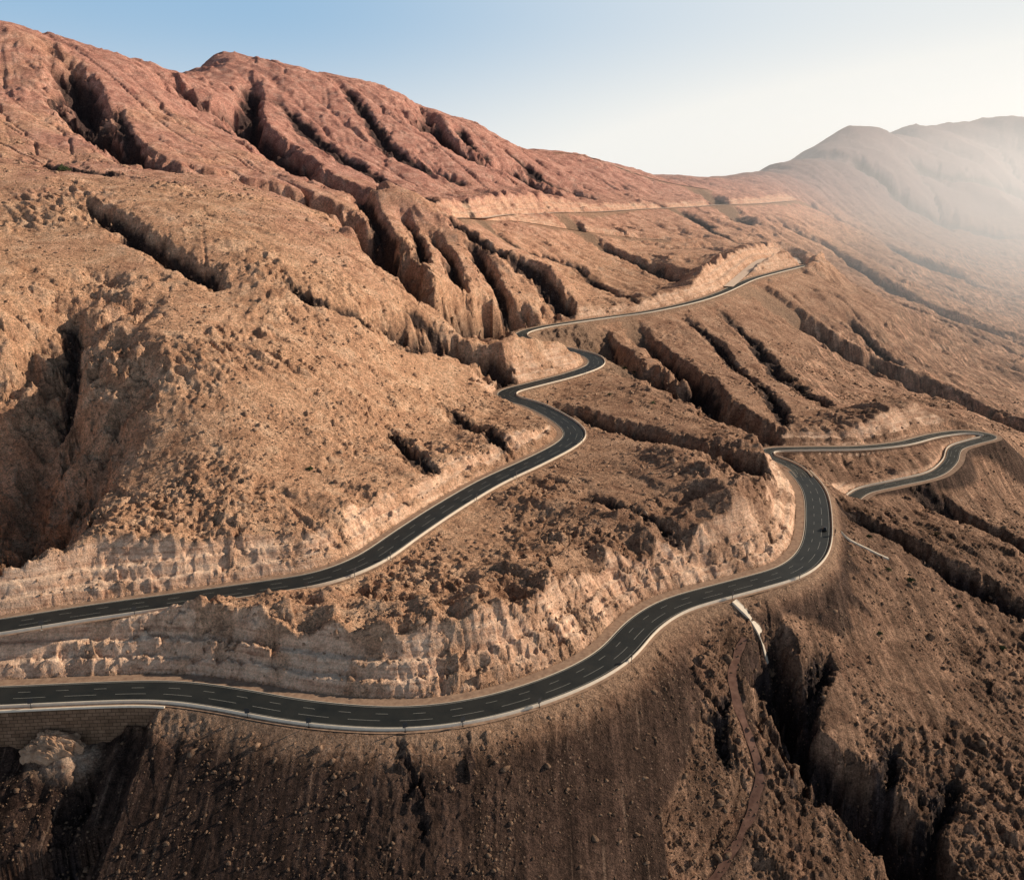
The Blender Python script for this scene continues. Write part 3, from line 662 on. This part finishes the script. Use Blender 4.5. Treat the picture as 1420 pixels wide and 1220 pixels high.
# ---------------------------------------------------------------- sign posts along the outer edges
def box(v,f,c,s,rot=0):
    k0=len(v); cr,sr=math.cos(rot),math.sin(rot)
    for dz in (-1,1):
        for dx,dy in ((-1,-1),(1,-1),(1,1),(-1,1)):
            x,y=dx*s[0]/2,dy*s[1]/2; v.append((c[0]+x*cr-y*sr,c[1]+x*sr+y*cr,c[2]+dz*s[2]/2))
    for q_ in ((3,2,1,0),(4,5,6,7),(0,1,5,4),(1,2,6,5),(2,3,7,6),(3,0,4,7)): f.append(tuple(k0+i for i in q_))
def sign_proto():
    e=bpy.data.objects.new('road_sign',None); C.objects.link(e)
    v=[];f=[]; box(v,f,(0,0,1.2),(.12,.12,2.8)); mesh('post',v,f,mdark,e)
    v=[];f=[]; box(v,f,(0,-.09,1.9),(1.1,.06,1.3)); mesh('sign_panel',v,f,mdark,e)
    v=[];f=[]; box(v,f,(0,0,-.1),(.5,.5,.2)); mesh('footing',v,f,mc,e)
    return e
sg=sign_proto(); first=True
for q,lst,l,gp in ((LOW,[(60,957),(365,980),(440,990),(560,997),(635,990),(735,965),(850,908),(1000,820),(1090,795),(1138,740)],'small dark sign post on the outer edge of the lower road','sign posts along the lower road'),
                   (UPP,[(60,860),(190,843),(305,826),(420,808),(478,792),(520,772),(640,690),(700,660),(790,615),(745,563),(800,517)],'small dark sign post on the outer edge of the upper road','sign posts along the upper road')):
    nrm=frame(q)
    for px,py in lst:
        a_,b2,c_=ray(px,py)
        err=np.abs(q[:,0]/q[:,1]-a_/b2)*F+np.abs(q[:,2]/q[:,1]-c_/b2)*F; i=int(err.argmin())
        o=sg if first else copy_tree(sg); first=False
        o.location=(q[i,0]-nrm[i,0]*7.7,q[i,1]-nrm[i,1]*7.7,q[i,2]-.12); o.rotation_euler=(0,0,math.atan2(-nrm[i,0],nrm[i,1])+.3); o.scale=(1.35,1.35,1.35)
        tag(o,l,'road sign',gp)
# ---------------------------------------------------------------- car
def build_car():
    e=bpy.data.objects.new('car',None); C.objects.link(e)
    def loft(name,secs,m,par):
        v=[];f=[]
        for (x,hw,z0,z1,ch) in secs:
            v+= [(x,-hw,z0),(x,hw,z0),(x,hw,z1-ch),(x,hw-ch,z1),(x,-hw+ch,z1),(x,-hw,z1-ch)]
        for i in range(len(secs)-1):
            for s in range(6): f.append((6*i+s,6*i+(s+1)%6,6*i+6+(s+1)%6,6*i+6+s))
        f.append(tuple(range(5,-1,-1))); k0=6*(len(secs)-1); f.append(tuple(k0+i for i in range(6)))
        return mesh(name,v,f,m,par)
    loft('body',[(-2.35,.78,.4,.85,.1),(-2.2,.9,.3,1.02,.12),(-1.2,.93,.28,1.08,.12),(.9,.93,.28,1.05,.12),(2.0,.9,.3,.88,.12),(2.4,.75,.4,.7,.1)],mcar,e)
    cb=loft('cabin',[(-1.95,.72,1.0,1.12,.05),(-1.35,.72,1.0,1.62,.12),(.2,.72,1.0,1.68,.12),(1.15,.7,1.0,1.1,.05)],mgl,e)
    v=[];f=[]; box(v,f,(-.55,0,1.69),(1.5,1.15,.06)); mesh('roof',v,f,mcar,e)
    for x in (-1.45,1.45):
        for s in (-1,1):
            v=[];f=[]
            for k_ in range(16):
                an=k_*math.pi/8
                for yy_ in (-.12,.12): v.append((x+.34*math.cos(an),s*.86+yy_,.34+.34*math.sin(an)))
            for k_ in range(16): f.append((2*k_,2*((k_+1)%16),2*((k_+1)%16)+1,2*k_+1))
            f.append(tuple(2*k_ for k_ in range(15,-1,-1))); f.append(tuple(2*k_+1 for k_ in range(16)))
            mesh('wheel',v,f,mtyre,e)
    for s in (-1,1):
        v=[];f=[]; box(v,f,(2.33,s*.55,.66),(.12,.32,.14)); mesh('headlight',v,f,mlamp,e)
    return e
car=build_car()
a_,b2,c_=ray(1130,733); err=np.abs(LOW[:,0]/LOW[:,1]-a_/b2)+np.abs(LOW[:,2]/LOW[:,1]-c_/b2); i=int(err.argmin()); nn=frame(LOW)[i]
car.location=(LOW[i,0]-nn[0]*3.2,LOW[i,1]-nn[1]*3.2,LOW[i,2]+.05); car.rotation_euler=(0,0,math.atan2(-nn[0],nn[1])+0)
tag(car,'dark car driving on the lower road just past the right-hand bend','car')
# ---------------------------------------------------------------- drainage chutes
def chute(a,b_,w_,label,n_=14):
    a=np.array(a,float); b_=np.array(b_,float)
    d=(b_-a)[:2]; d/=np.linalg.norm(d); nx=np.array([-d[1],d[0]]); v=[];f=[]
    pts_=np.stack([a[:2]*(1-t)+b_[:2]*t for t in np.linspace(0,1,n_+1)]); zs=HF(pts_[:,0],pts_[:,1])
    for _ in range(4): zs[1:-1]=.25*zs[:-2]+.5*zs[1:-1]+.25*zs[2:]
    for i in range(n_+1):
        p=pts_[i]; z=zs[i]+.45
        for o_,dz in ((-w_/2-.2,-.9),(-w_/2-.2,.15),(-w_/2,.15),(-w_/2,0),(w_/2,0),(w_/2,.15),(w_/2+.2,.15),(w_/2+.2,-.9)): v.append((p[0]+nx[0]*o_,p[1]+nx[1]*o_,z+dz))
    for i in range(n_):
        for s in range(7): f.append((8*i+s,8*i+s+1,8*i+9+s,8*i+8+s))
    tag(mesh('drainage_chute',v,f,mc),label,'drainage chute')
kc=int(s_at(LOW,1000,820,-160)/2); nn=frame(LOW)[kc]; tt=np.array([nn[1],-nn[0]]); c0_=LOW[kc]
dr=-nn*.93+tt*.36
sx,sy=c0_[0]-nn[0]*8.9,c0_[1]-nn[1]*8.9
chute((sx,sy,0),(sx+dr[0]*16.5,sy+dr[1]*16.5,0),3.0,'pale concrete drainage chute dropping from the lower road into the ravine')
a_=march(HF,1166,738); b_=march(HF,1232,775); chute(a_,b_,1.3,'narrow pale concrete chute on the slope right of the bend')
# ---------------------------------------------------------------- haze
def haze(name,loc,sc,dens,label):
    bm=bmesh.new(); bmesh.ops.create_icosphere(bm,subdivisions=4,radius=1); me=bpy.data.meshes.new(name); bm.to_mesh(me); bm.free()
    m=bpy.data.materials.new(name); m.use_nodes=True; t=m.node_tree; t.nodes.clear(); out=t.nodes.new('ShaderNodeOutputMaterial'); v=t.nodes.new('ShaderNodeVolumeScatter')
    v.inputs['Color'].default_value=(.97,.97,.98,1); v.inputs['Anisotropy'].default_value=.3
    tc=t.nodes.new('ShaderNodeTexCoord'); dt=t.nodes.new('ShaderNodeVectorMath'); dt.operation='DOT_PRODUCT'; t.links.new(tc.outputs['Object'],dt.inputs[0]); t.links.new(tc.outputs['Object'],dt.inputs[1])
    m1=t.nodes.new('ShaderNodeMath'); m1.operation='SUBTRACT'; m1.inputs[0].default_value=1; m1.use_clamp=True; t.links.new(dt.outputs['Value'],m1.inputs[1])
    m2=t.nodes.new('ShaderNodeMath'); m2.operation='POWER'; t.links.new(m1.outputs[0],m2.inputs[0]); m2.inputs[1].default_value=1.3
    m3=t.nodes.new('ShaderNodeMath'); m3.operation='MULTIPLY'; t.links.new(m2.outputs[0],m3.inputs[0]); m3.inputs[1].default_value=dens
    t.links.new(m3.outputs[0],v.inputs['Density'])
    haze_glow=t.nodes.new('ShaderNodeEmission'); haze_glow.inputs[0].default_value=(1,.93,.88,1)
    m4=t.nodes.new('ShaderNodeMath'); m4.operation='MULTIPLY'; t.links.new(m3.outputs[0],m4.inputs[0]); m4.inputs[1].default_value=.36; t.links.new(m4.outputs[0],haze_glow.inputs[1])  # added self-glow brightens the haze in place of multiple scattering
    ad=t.nodes.new('ShaderNodeAddShader'); t.links.new(v.outputs[0],ad.inputs[0]); t.links.new(haze_glow.outputs[0],ad.inputs[1])
    t.links.new(ad.outputs[0],out.inputs['Volume']); me.materials.append(m)
    o=bpy.data.objects.new(name,me); C.objects.link(o); o.location=loc; o.scale=sc; tag(o,label,'haze',kind='stuff')
haze('haze',(1850,2150,-260),(2150,2200,640),.00078,'pale dusty haze filling the valley on the right')
# ---------------------------------------------------------------- light
EL,AZ=27,18
w=bpy.data.worlds.new('World'); bpy.context.scene.world=w; w.use_nodes=True; nt=w.node_tree
sky=nt.nodes.new('ShaderNodeTexSky'); sky.sky_type='NISHITA'; sky.sun_disc=False; sky.sun_elevation=R(EL); sky.sun_rotation=R(90-AZ); sky.dust_density=2.5; sky.air_density=1.0; sky.ozone_density=2.0; sky.altitude=300
k=N(nt); tc=nt.nodes.new('ShaderNodeTexCoord'); gd=Vector((.78,.60,.12)).normalized()
dp=nt.nodes.new('ShaderNodeVectorMath'); dp.operation='DOT_PRODUCT'; nt.links.new(tc.outputs['Generated'],dp.inputs[0]); dp.inputs[1].default_value=gd
sz_=k.sep(tc.outputs['Generated'])[2]
glow=k.mapr(dp.outputs['Value'],.38,1.04,0,.92); hor=k.mapr(sz_,.17,.0,0,.68)
fac=k.math('MINIMUM',k.math('ADD',glow,hor),.97)
c1=k.mix(.65,sky.outputs[0],(8.8,14.0,19.6))
c1=k.mix(k.mapr(sz_,.2,.45,0,.9),c1,(1.0,1.3,1.8))
c2=k.mix(k.math('MULTIPLY',fac,k.mapr(sz_,.5,.22)),c1,(18.2,18.0,17.1))
nt.links.new(c2,nt.nodes['Background'].inputs[0]); nt.nodes['Background'].inputs[1].default_value=.051
sd=bpy.data.lights.new('sun','SUN'); sd.energy=5; sd.angle=R(.5); sd.color=(1,.86,.68); so=bpy.data.objects.new('sun',sd); C.objects.link(so)
dv=Vector((math.cos(R(EL))*math.cos(R(AZ)),math.cos(R(EL))*math.sin(R(AZ)),math.sin(R(EL))))
so.rotation_euler=(-dv).to_track_quat('-Z','Y').to_euler()
cd=bpy.data.cameras.new('camera'); cam=bpy.data.objects.new('camera',cd); C.objects.link(cam); bpy.context.scene.camera=cam
cam.rotation_euler=(R(90)-P,0,0); cd.sensor_fit='HORIZONTAL'; cd.angle=2*math.atan(710/F); cd.clip_start=1; cd.clip_end=20000
s=bpy.context.scene; s.view_settings.view_transform='Standard'; s.view_settings.look='None'; s.view_settings.exposure=0
